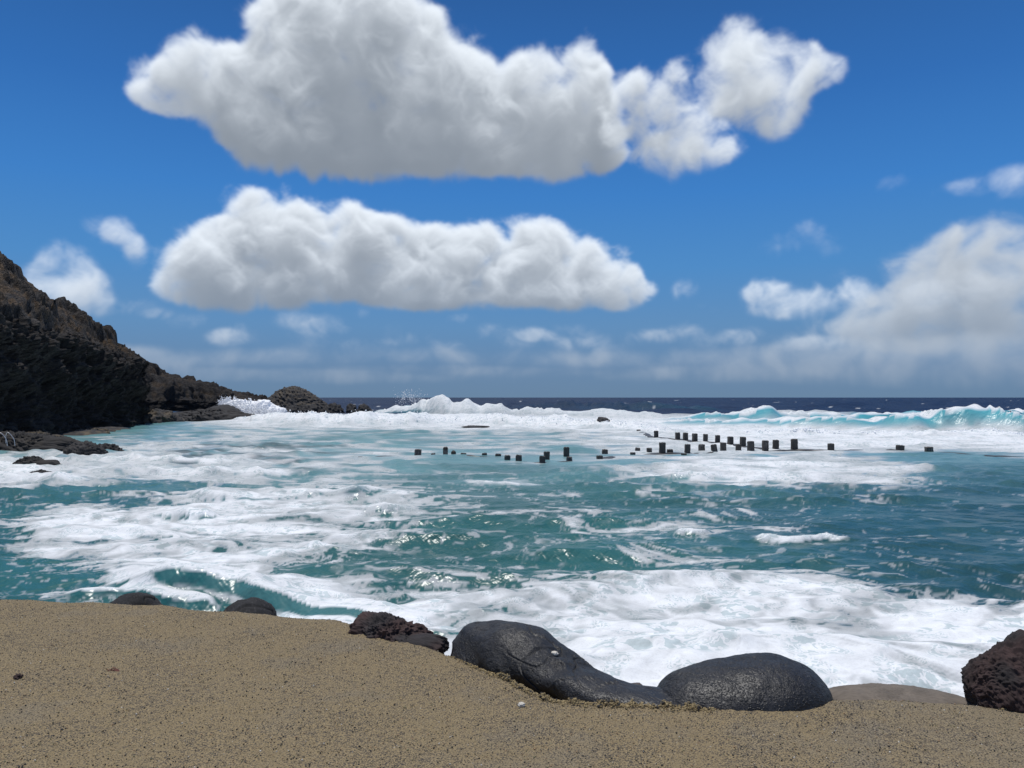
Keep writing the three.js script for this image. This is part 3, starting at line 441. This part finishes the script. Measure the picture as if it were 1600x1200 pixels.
rock('sea_rock', 'flat dark rock skimming the water past the rounded rock', 'rock', { nu: 80, nv: 50, k: 0.2, parts: [R3(172, 51, 0.8, 0.3, 0.6, 0.05), R3(160, 51, 0.5, 0.34, 0.5, 0.05)], rough: shore(0.3), tint: shoreTint(0.9) });
rock('sea_rock', 'low black rock with white water streaming around it', 'rock', { nu: 90, nv: 60, k: 0.2, parts: [R3(48, 42.5, 0.75, 0.28, 0.6, 0.02), R3(78, 42, 0.5, 0.24, 0.5, 0)], rough: shore(0.25), tint: shoreTint(0.7) });
rock('sea_rock', 'dark submerged hump glistening in the foam below the ledge', 'rock', { nu: 80, nv: 50, k: 0.2, parts: [R3(65, 36.5, 0.6, 0.16, 0.5, 0)], rough: shore(0.16), tint: shoreTint(0.8) });
console.log('rocks done');

// ------------------------------------------------------------------ the sandy ledge in front
const EDGE = [[-500, 925], [-200, 930], [0, 935], [120, 937], [250, 945], [400, 958], [520, 966], [600, 985], [690, 1015], [760, 1045], [860, 1090], [960, 1098], [1060, 1102], [1180, 1097], [1300, 1088], [1420, 1093], [1520, 1103], [1600, 1108], [1800, 1120], [2300, 1130]].map(([x, y]) => level(x, y, TOP));
const edgeZ = pieces(EDGE.map((e) => e[0]), EDGE.map((e) => e[2]));
function sandY(x, z) {
  const out = (edgeZ(x) + 0.05 * n2(x * 1.3, 4) - z);  // metres past the edge
  const gentle = 0.02 * fbm2(x * 0.6, z * 0.6, 3) + 0.006 * fbm2(x * 3, z * 3, 3), o = Math.max(0, out + 0.1);
  return TOP + gentle - Math.min(4, o < 0.5 ? o * o * 1.3 : 0.325 + (o - 0.5) * 1.6) + 0.0035 * n2(x * 26, z * 26) + 0.002 * n2(x * 60, z * 60);
}
{
  const S = 2048, size = 6, col = new Uint8Array(S * S * 4), hgt = new Uint8Array(S * S * 4);
  for (let y = 0, o = 0; y < S; y++) for (let x = 0; x < S; x++, o += 4) {
    const X = x / S * size, Y = y / S * size;           // metres
    const a = n2(X * 70, Y * 70), b = n2(X * 125 + 40, Y * 125), c = n2(X * 17, Y * 17 + 9), patch = fbm2(X * 1.4, Y * 1.4 + 50, 4), grey = 0.55 * sstep(0.15, 0.6, fbm2(X * 0.9 + 70, Y * 0.9, 4)) + 0.45 * sstep(4.3, 5.2, X + 0.5 * fbm2(X * 2, Y * 2, 3));
    const dark = sstep(0.08, 0.4, a * 0.5 + b * 0.6 + 0.22 * n2(X * 240, Y * 240) + 0.26 * c + 0.02 + 0.28 * patch), pale = sstep(0.6, 0.8, n2(X * 90 + 80, Y * 90)) * 0.35;
    const v = 1 + 0.2 * b + 0.14 * c + 0.2 * patch;
    const base = [lerp(0.272, 0.23, grey) * v, lerp(0.205, 0.19, grey) * v, lerp(0.107, 0.128, grey) * v];
    for (let q = 0; q < 3; q++) { const L = lerp(lerp(base[q], [0.5, 0.45, 0.36][q], pale), [0.035, 0.031, 0.029][q], dark * 0.95); col[o + q] = 255 * (L <= 0.0031308 ? L * 12.92 : 1.055 * L ** (1 / 2.4) - 0.055); }
    col[o + 3] = 255; const h = clamp(0.6 + 0.25 * b + 0.15 * c - 0.45 * dark) * 255; hgt[o] = hgt[o + 1] = hgt[o + 2] = h; hgt[o + 3] = 255;
  }
  const tex = (d, srgb) => { const t = new THREE.DataTexture(d, S, S); t.wrapS = t.wrapT = THREE.MirroredRepeatWrapping; t.magFilter = THREE.LinearFilter; if (srgb) t.colorSpace = THREE.SRGBColorSpace; t.needsUpdate = true; return t; };
  const nu = 420, nv = 300, uv = new Float32Array((nu + 1) * (nv + 1) * 2); let k = 0;
  const geo = gridGeometry(nu, nv, (i, j, out) => { const x = -7.5 + 13.5 * i / nu, z = 2 - 11 * j / nv; out[0] = x; out[1] = sandY(x, z); out[2] = z; out[3] = out[4] = out[5] = 1; uv[k++] = (x + 3) / size; uv[k++] = -z / size; });
  geo.setAttribute('uv', new THREE.BufferAttribute(uv, 2)); geo.deleteAttribute('color');
  const ledge = new THREE.Mesh(geo, new THREE.MeshStandardMaterial({ map: tex(col, true), bumpMap: tex(hgt), bumpScale: 0.008, roughness: 0.95 }));
  put(ledge, 'sand_ledge', 'coarse tan sand speckled with black grains on the shore ledge', 'sand', { kind: 'structure' });
  // loose grains, and the yellowish crust that stands up where the sand meets the rocks
  const r = rng(31), N = 52000, ball = new THREE.IcosahedronGeometry(1, 0), M = new THREE.Matrix4(), Q = new THREE.Quaternion(), V = new THREE.Vector3(), Sc = new THREE.Vector3(), c = new THREE.Color();
  const grains = new THREE.InstancedMesh(ball, new THREE.MeshStandardMaterial({ roughness: 0.9 }), N);
  for (let i = 0; i < N; i++) {
    const z = -2.6 - 4.6 * r() ** 1.2, x = (r() - 0.5) * -z * 1.5, s = 0.002 + 0.003 * r() ** 3, t = r();
    V.set(x, sandY(x, z) + s * 0.25, z); Q.setFromEuler(new THREE.Euler(r() * 6, r() * 6, r() * 6)); Sc.set(s, s * (0.6 + 0.4 * r()), s * (0.7 + 0.5 * r()));
    grains.setMatrixAt(i, M.compose(V, Q, Sc));
    grains.setColorAt(i, t < 0.42 ? c.setRGB(0.045, 0.045, 0.042) : t < 0.97 ? c.setRGB(0.3 * (0.8 + 0.4 * r()), 0.225, 0.125) : c.setRGB(0.62, 0.58, 0.5));
  }
  grains.name = 'sand_grains'; grains.userData = { kind: 'stuff' }; grains.castShadow = grains.receiveShadow = true; ledge.add(grains);
  const rim = [[700, 1012], [735, 1030], [775, 1048], [815, 1070], [850, 1085], [890, 1094], [950, 1098], [1010, 1101], [1070, 1104], [1110, 1104], [1150, 1098], [1195, 1090], [1240, 1089], [1285, 1090]];
  const rx = pieces(rim.map((q, i) => i), rim.map((q) => q[0])), ry = pieces(rim.map((q, i) => i), rim.map((q) => q[1]));
  const NC = 3600, crust = new THREE.InstancedMesh(ball, new THREE.MeshStandardMaterial({ roughness: 0.95 }), NC);
  for (let i = 0; i < NC; i++) {
    const t = r() * 13, right = i % 14 === 0, p = right ? level(1560 + 60 * r(), 1104 + 4 * r(), TOP) : level(rx(t), ry(t) + 2 + 9 * (r() + r() - 1), TOP), s = 0.003 + 0.006 * r() ** 2.2;
    V.set(p[0], sandY(p[0], p[2]) + s * 0.4 + 0.022 * sstep(0, 0.6, n2(p[0] * 9, 3)) * r(), p[2]); Q.setFromEuler(new THREE.Euler(r() * 6, r() * 6, r() * 6)); Sc.set(s * (0.7 + 0.6 * r()), s * (0.6 + 0.5 * r()), s);
    crust.setMatrixAt(i, M.compose(V, Q, Sc)); const v = 0.75 + 0.5 * r(); crust.setColorAt(i, r() < 0.2 ? c.setRGB(0.05, 0.045, 0.04) : c.setRGB(0.29 * v, 0.22 * v, 0.11 * v));
  }
  crust.name = 'sand_crust'; crust.userData = { kind: 'stuff' }; crust.castShadow = crust.receiveShadow = true; ledge.add(crust);
}
// small things lying on the sand and the rock
const onSand = (px, py) => { const p = level(px, py, TOP); return [p[0], sandY(p[0], p[2]), p[2]]; };
const flake = (p, rx, ry, rz, turn, tint, name, label, category, amp = 0.25) => { const m = new THREE.Mesh(rockGeometry({ nu: 36, nv: 24, k: 0.002, middle: [0, 0, 0], parts: [[0, 0, 0, rx, ry, rz, turn]], rough: (x, y, z) => ry * amp * fbm3(x * 90, y * 90, z * 90 + p[0], 3), tint }), dry); m.position.set(...p); return put(m, name, label, category); };
const pale = (x, y, z) => { const v = 0.62 + 0.16 * n3(x * 120, y * 120, z * 120); return [v, v * 0.93, v * 0.8]; };
{ const p = onSand(815, 1103); p[1] += 0.006; flake(p, 0.019, 0.009, 0.013, 0.1, pale, 'pebble', 'small oval white pebble lying on the sand before the long boulder', 'pebble', 0.5); }
{ // the fleck sits where its line of bearing meets the boulder
  const g = longBoulder.geometry.attributes.position.array, [a, b, c] = ray(867, 1021), L = Math.hypot(a, b, c); let best = 1e9, p = null;
  for (let i = 0; i < g.length; i += 3) { const x = g[i], y = g[i + 1] - EYE, z = g[i + 2], t = (x * a + y * b + z * c) / L, off = Math.hypot(x, y, z) ** 2 - t * t, score = off * 400 + t * 0.2; if (score < best) { best = score; p = [x, y + EYE, z]; } }
  p[1] += 0.003; p[2] += 0.006; flake(p, 0.024, 0.008, 0.014, -0.4, pale, 'shell', 'white limpet shell stuck on the long black boulder', 'shell', 0.5);
}
{ const p = onSand(28, 1060); p[1] += 0.008; flake(p, 0.02, 0.013, 0.022, 0.4, (x, y, z) => [0.05, 0.03, 0.026], 'pebble', 'small dark brown pebble on the sand near the dried weed', 'pebble', 1.2); }
{ const g = new THREE.Group(), p = onSand(180, 1050), m = smooth({ side: THREE.DoubleSide, roughness: 0.8 }); g.position.set(...p);
  const frond = (name, len, wid, turn, lift, x0) => { const geo = gridGeometry(14, 4, (i, j, o) => { const t = i / 14, w = (j / 4 - 0.5) * wid * Math.sin(Math.PI * (0.12 + 0.83 * t)) * (1 + 0.3 * n2(t * 9, turn)); o[0] = x0 + Math.cos(turn) * len * t - Math.sin(turn) * w; o[2] = Math.sin(turn) * len * t + Math.cos(turn) * w; o[1] = 0.006 + lift * Math.sin(t * 5 + turn) * t + 0.006 * n2(t * 6, j + turn); const v = 1 + 0.4 * n2(t * 8, j * 2); o[3] = 0.1 * v; o[4] = 0.032 * v; o[5] = 0.02 * v; }); const f = new THREE.Mesh(geo, m); f.name = name; g.add(f); };
  frond('frond', 0.075, 0.022, 0.1, 0.012, -0.03); frond('frond', 0.05, 0.02, -0.5, 0.02, -0.035); frond('frond', 0.05, 0.02, 2.8, 0.012, 0.0);
  put(g, 'dried_seaweed', 'scrap of dried reddish brown seaweed lying on the sand', 'seaweed'); }

// ------------------------------------------------------------------ sea pool: walls, posts, handrail
function wall(line, label, top, width) {
  const curve = new THREE.CatmullRomCurve3(line.map((p) => new THREE.Vector3(...p))), n = 320, prof = [[-1, -1.6], [-1, -0.25], [-0.97, -0.05], [-0.8, 0], [0, 0.02], [0.8, 0], [0.97, -0.05], [1, -0.25], [1, -1.6]];
  const g = gridGeometry(n, prof.length - 1, (i, j, o) => {
    const t = i / n, p = curve.getPoint(t), q = curve.getTangent(t), w = width / 2, [a, h] = prof[j], e = 1 + 0.18 * n2(p.x * 0.9, a * 3), y = top(p.x) + 0.05 * n2(p.x * 0.8, j);
    o[0] = p.x - q.z * a * w * e; o[2] = p.z + q.x * a * w * e; o[1] = h + y;
    const v = 1 + 0.35 * fbm2(p.x * 1.4, a * 2 + h, 3); o[3] = 0.06 * v; o[4] = 0.06 * v; o[5] = 0.06 * v;
  });
  g.computeVertexNormals();
  put(new THREE.Mesh(g, smooth({ side: THREE.DoubleSide, roughness: 0.5 })), 'pool_wall', label, 'wall');
}
wall(NEAR_WALL, 'low stone wall awash in foam, running under the longer row of posts', (x) => -0.02 + 0.06 * n2(x * 0.3, 1), 0.6);
wall(FAR_WALL, 'low wall at the surf side under the short receding row of posts', () => 0.06, 0.7);
// posts: base x, base y, width, top y in the photograph; T tall, S short, B stub, or a label of its own
const POSTS = [
  [652.5, 711.2, 10, 702.3, 'square post at the end of the pool wall on the cliff side, stained pale'], [677, 711, 6, 708.3, 'B'], [696, 710.5, 8, 697.7, 'tall square post beside a round-topped stump on the pool wall'], [708.4, 710.5, 8, 704, 'round-topped stump of a post beside a tall square one'], [724, 711.2, 8, 708, 'B'], [757, 711.5, 8, 708, 'B'], [778, 712.5, 8.6, 709.3, 'B'],
  [793, 718.5, 9, 711.6, 'S'], [810.5, 720.5, 9, 711, 'S'], [854, 717.5, 9, 705.8, 'post just behind another where the wall bends towards the shore'], [847, 723.5, 9.3, 712.6, 'post on the bend of the wall closest to the shore, with another just behind'], [884.5, 713, 8.7, 698.8, 'tall post on its own standing behind a short stump'], [889.6, 720.3, 9, 714, 'short stump of a post in front of a lone tall post'],
  [945, 707.5, 8.2, 702.3, 'B'], [937.4, 716.3, 9, 712, 'B'], [996, 705.5, 8, 699.9, 'S'], [988.5, 710, 8, 707, 'B'], [1014.8, 707.2, 8.2, 700, 'S'], [1034.9, 708.2, 10, 691.5, 'tallest and darkest post, with a short stump at its side'], [1047.3, 708, 8.6, 702.2, 'S'], [1073.7, 707.5, 8.2, 694.3, 'T'], [1069, 710.5, 8, 708.5, 'B'],
  [1096.5, 705.5, 9, 694.3, 'T'], [1119.3, 706.3, 8.5, 694.3, 'leaning post on the long row of the pool wall'], [1130, 704.5, 8.7, 691.7, 'T'], [1153.5, 703, 7.4, 694.1, 'S'], [1173.6, 704.8, 9.1, 689.4, 'T'], [1195.5, 703.3, 8.8, 688.3, 'T'], [1211.6, 702, 9, 687.4, 'T'], [1241.6, 702.8, 9.2, 686, 'tall post standing apart at the corner of the two pool walls'],
  [1298.9, 704, 9.9, 693.2, 'medium post alone on the wall past the corner'], [1406, 702.5, 10, 695.7, 'L'], [1451.6, 705, 11, 698.4, 'L'],
  [998, 675.5, 6.3, 671.4, 'low stub at the seaward end of the outer wall'], [1025.5, 684.3, 7, 673.3, 'square post at the seaward end of the receding row, apart from the rest'], [1059.2, 687, 6.8, 675.9, 'O'], [1071.1, 688.5, 7.2, 676.3, 'O'], [1085.4, 690.5, 7.4, 677.5, 'O'], [1102.3, 691.4, 7.5, 678.4, 'O'], [1120.9, 692.6, 7.7, 680.1, 'O'], [1141, 695.6, 7.9, 682.4, 'O'], [1160.5, 697.8, 8, 682.9, 'O'],
];
const SHARED = { T: ['# tall square post along the long pool wall, counted from the corner post', 'tall posts of the long row'], S: ['# short square post along the long pool wall, counted from the corner post', 'short posts of the long row'], B: ['# broken stub barely clearing the foam on the long wall, counted from the corner post', 'broken post stubs'], L: ['# low worn stump on the bare wall past the corner, counted from the corner post', 'low stumps past the corner'], O: ['# square post of the receding row before white surf, counted from the corner post', 'posts of the outer wall'] };
const postMaterial = smooth({ roughness: 0.85 });
const ORD = ['first', 'second', 'third', 'fourth', 'fifth', 'sixth', 'seventh', 'eighth', 'ninth', 'tenth'];
const fromCorner = (kind, px) => ORD[POSTS.filter((q) => q[4] === kind && Math.abs(q[0] - 1241) < Math.abs(px - 1241)).length];
POSTS.forEach(([px, by, w, ty, kind], i) => {
  const p = level(px, by, 0), d = -p[2], width = w * d / F, top = at(px, ty, d)[1], r = rng(i + 90), round = /round-topped/.test(kind), deep = 0.7, h = top + deep, lean = /leaning/.test(kind) ? 0.16 : (r() - 0.5) * 0.05, turn = (r() - 0.5) * 0.5;
  const rows = [[0, 1], [0.35, 1], [0.6, 1], [0.75, 1], [0.85, 1], [0.92, 1]].map(([t, s]) => [t * h, s]).concat(round ? [[h - 0.16, 1], [h - 0.07, 0.86], [h - 0.02, 0.55], [h, 0.001]] : [[h - 0.035, 1], [h - 0.008, 0.94], [h, 0.84], [h + 0.004, 0.45], [h + 0.004, 0.001]]);
  const n = 32;
  const g = gridGeometry(n, rows.length - 1, (a, j, o) => {
    const th = a / n * Math.PI * 2 + Math.PI / 4, c = Math.cos(th), s = Math.sin(th), sq = round ? 1 : (Math.abs(c) ** 7 + Math.abs(s) ** 7) ** (-1 / 7), [y, f] = rows[j];
    const x = c * sq * width / 2 * f * 0.97, z = s * sq * width / 2 * f * 0.97, e = 1 + 0.07 * n3(x * 5 + i * 3, y * 4, z * 5);
    o[0] = x * e; o[2] = z * e; o[1] = y + (f < 1 ? 0.03 * n3(x * 7 + i, 2, z * 7) : 0);
    const v = 0.8 + 0.35 * fbm3(x * 6 + i, y * 4, z * 6, 3), pale = /stained/.test(kind) || i % 5 === 2 ? 0.5 * sstep(0.1, 0.4, n3(x * 6 + i, y * 3, z * 6)) : 0; o[3] = lerp(0.085, 0.3, pale) * v; o[4] = lerp(0.079, 0.28, pale) * v; o[5] = lerp(0.073, 0.26, pale) * v;
  });
  const F2 = g.index.array; for (let q = 0; q < F2.length; q += 3) { const t = F2[q + 1]; F2[q + 1] = F2[q + 2]; F2[q + 2] = t; }
  g.deleteAttribute('normal'); const m = mergeVertices(g, 1e-5); m.computeVertexNormals();
  const o = new THREE.Mesh(m, postMaterial); o.position.set(p[0], -deep, p[2]); o.rotation.set(0, turn, lean);
  const s = SHARED[kind];
  put(o, kind === 'B' || kind === 'L' || /stump|stub/.test(kind) ? 'post_stump' : 'stone_post', s ? s[0].replace('#', fromCorner(kind, px)) : kind, 'post', s ? { group: s[1] } : {});
});
{ // ladder rails on the black ledge
  const g = new THREE.Group(), m = new THREE.MeshStandardMaterial({ color: new THREE.Color(0.55, 0.55, 0.56), metalness: 0.6, roughness: 0.4 }), o = at(4, 688, 50.2); g.position.set(...o);
  for (const [dx, dz] of [[-0.12, 0], [0.2, -0.25]]) { const c = new THREE.CatmullRomCurve3([[-0.15, -0.2, 0], [-0.15, 0.35, 0], [-0.06, 0.48, 0], [0.06, 0.42, 0], [0.35, 0.05, 0], [0.42, -0.35, 0]].map(([x, y, z]) => new THREE.Vector3(x + dx, y, z + dz))); const r = new THREE.Mesh(new THREE.TubeGeometry(c, 24, 0.024, 8), m); r.name = 'rail'; g.add(r); }
  put(g, 'ladder_handrail', 'pair of bent metal ladder handrails on the black ledge', 'handrail');
}
// ------------------------------------------------------------------ spray
function spray(n, name, label, place, size, seed) {
  const r = rng(seed), m = new THREE.InstancedMesh(new THREE.IcosahedronGeometry(1, 0), new THREE.MeshStandardMaterial({ color: new THREE.Color(0.95, 0.96, 0.97), roughness: 0.8 }), n), M = new THREE.Matrix4(), Q = new THREE.Quaternion(), V = new THREE.Vector3(), S = new THREE.Vector3();
  for (let i = 0; i < n; i++) { const p = place(r), s = size(r, p); V.set(p[0], p[1], p[2]); Q.setFromEuler(new THREE.Euler(r() * 6, r() * 6, r() * 6)); S.set(s, s * (0.6 + 0.5 * r()), s); m.setMatrixAt(i, M.compose(V, Q, S)); }
  put(m, name, label, 'spray', { kind: 'stuff' });
}
const gauss = (r) => r() + r() + r() - 1.5;
spray(9000, 'spray_burst', 'burst of white spray where a wave hits the rocks below the headland', (r) => { const u = r(), px = 345 + 95 * u + 8 * gauss(r), hi = pieces([0, 0.12, 0.3, 0.45, 0.6, 1], [626, 620, 629, 624, 634, 640])(u) + 4 * n2(px * 0.2, 1), y = lerp(652, hi, r() ** 1.5) - 6 * r() ** 9; return at(px, y, 150 + 6 * gauss(r)); }, (r) => 0.04 + 0.12 * r() ** 2, 7);
rock('breaking_wave', 'white plume of a wave breaking over the rocks below the headland', 'wave', { nu: 150, nv: 90, k: 0.5, middle: at(392, 650, 150), parts: [E(362, 640, 150, 1.5, 1.6, 2), E(378, 637, 150.5, 1.5, 1.4, 2), E(392, 642, 150, 1.5, 1.3, 2), E(412, 636, 150, 1.4, 1.3, 2), E(430, 643, 150, 1.8, 0.8, 2), E(392, 651, 150, 6.5, 1.0, 2.4)], rough: (x, y, z) => 0.5 * fbm3(x * 0.7, y * 0.7, z * 0.7, 3) + 0.22 * fbm3(x * 2.2, y * 2, z * 2.2, 3), tint: () => [0.95, 0.955, 0.96] });
spray(420, 'spray_droplets', 'fine droplets thrown up above the tallest breaker', (r) => { const p = at(640 + 22 * gauss(r), 618 + 12 * gauss(r) + 8 * r(), 150 + 4 * gauss(r)); return p; }, (r) => 0.03 + 0.06 * r() ** 2, 8);
{ // torn crests of the breakers
  const list = BREAKERS.filter((b) => b.p[0][1] > 60 && b.front >= 0.9);
  spray(1800, 'crest_spray', 'torn white spray along the crests of the breakers', (r) => { const b = list[Math.floor(r() * list.length)], u = lerp(b.lo, b.hi, r()), d = b.d(u) + b.wf * 0.8 * gauss(r), x = (u - 800) / F * d; const y = wave(x, -d, 0.4); return [y.x, y.y + 0.02 + 0.3 * r() ** 4 * b.h(u), y.z]; }, (r) => 0.03 + 0.08 * r() ** 2, 9);
}
renderer.render(scene, camera);
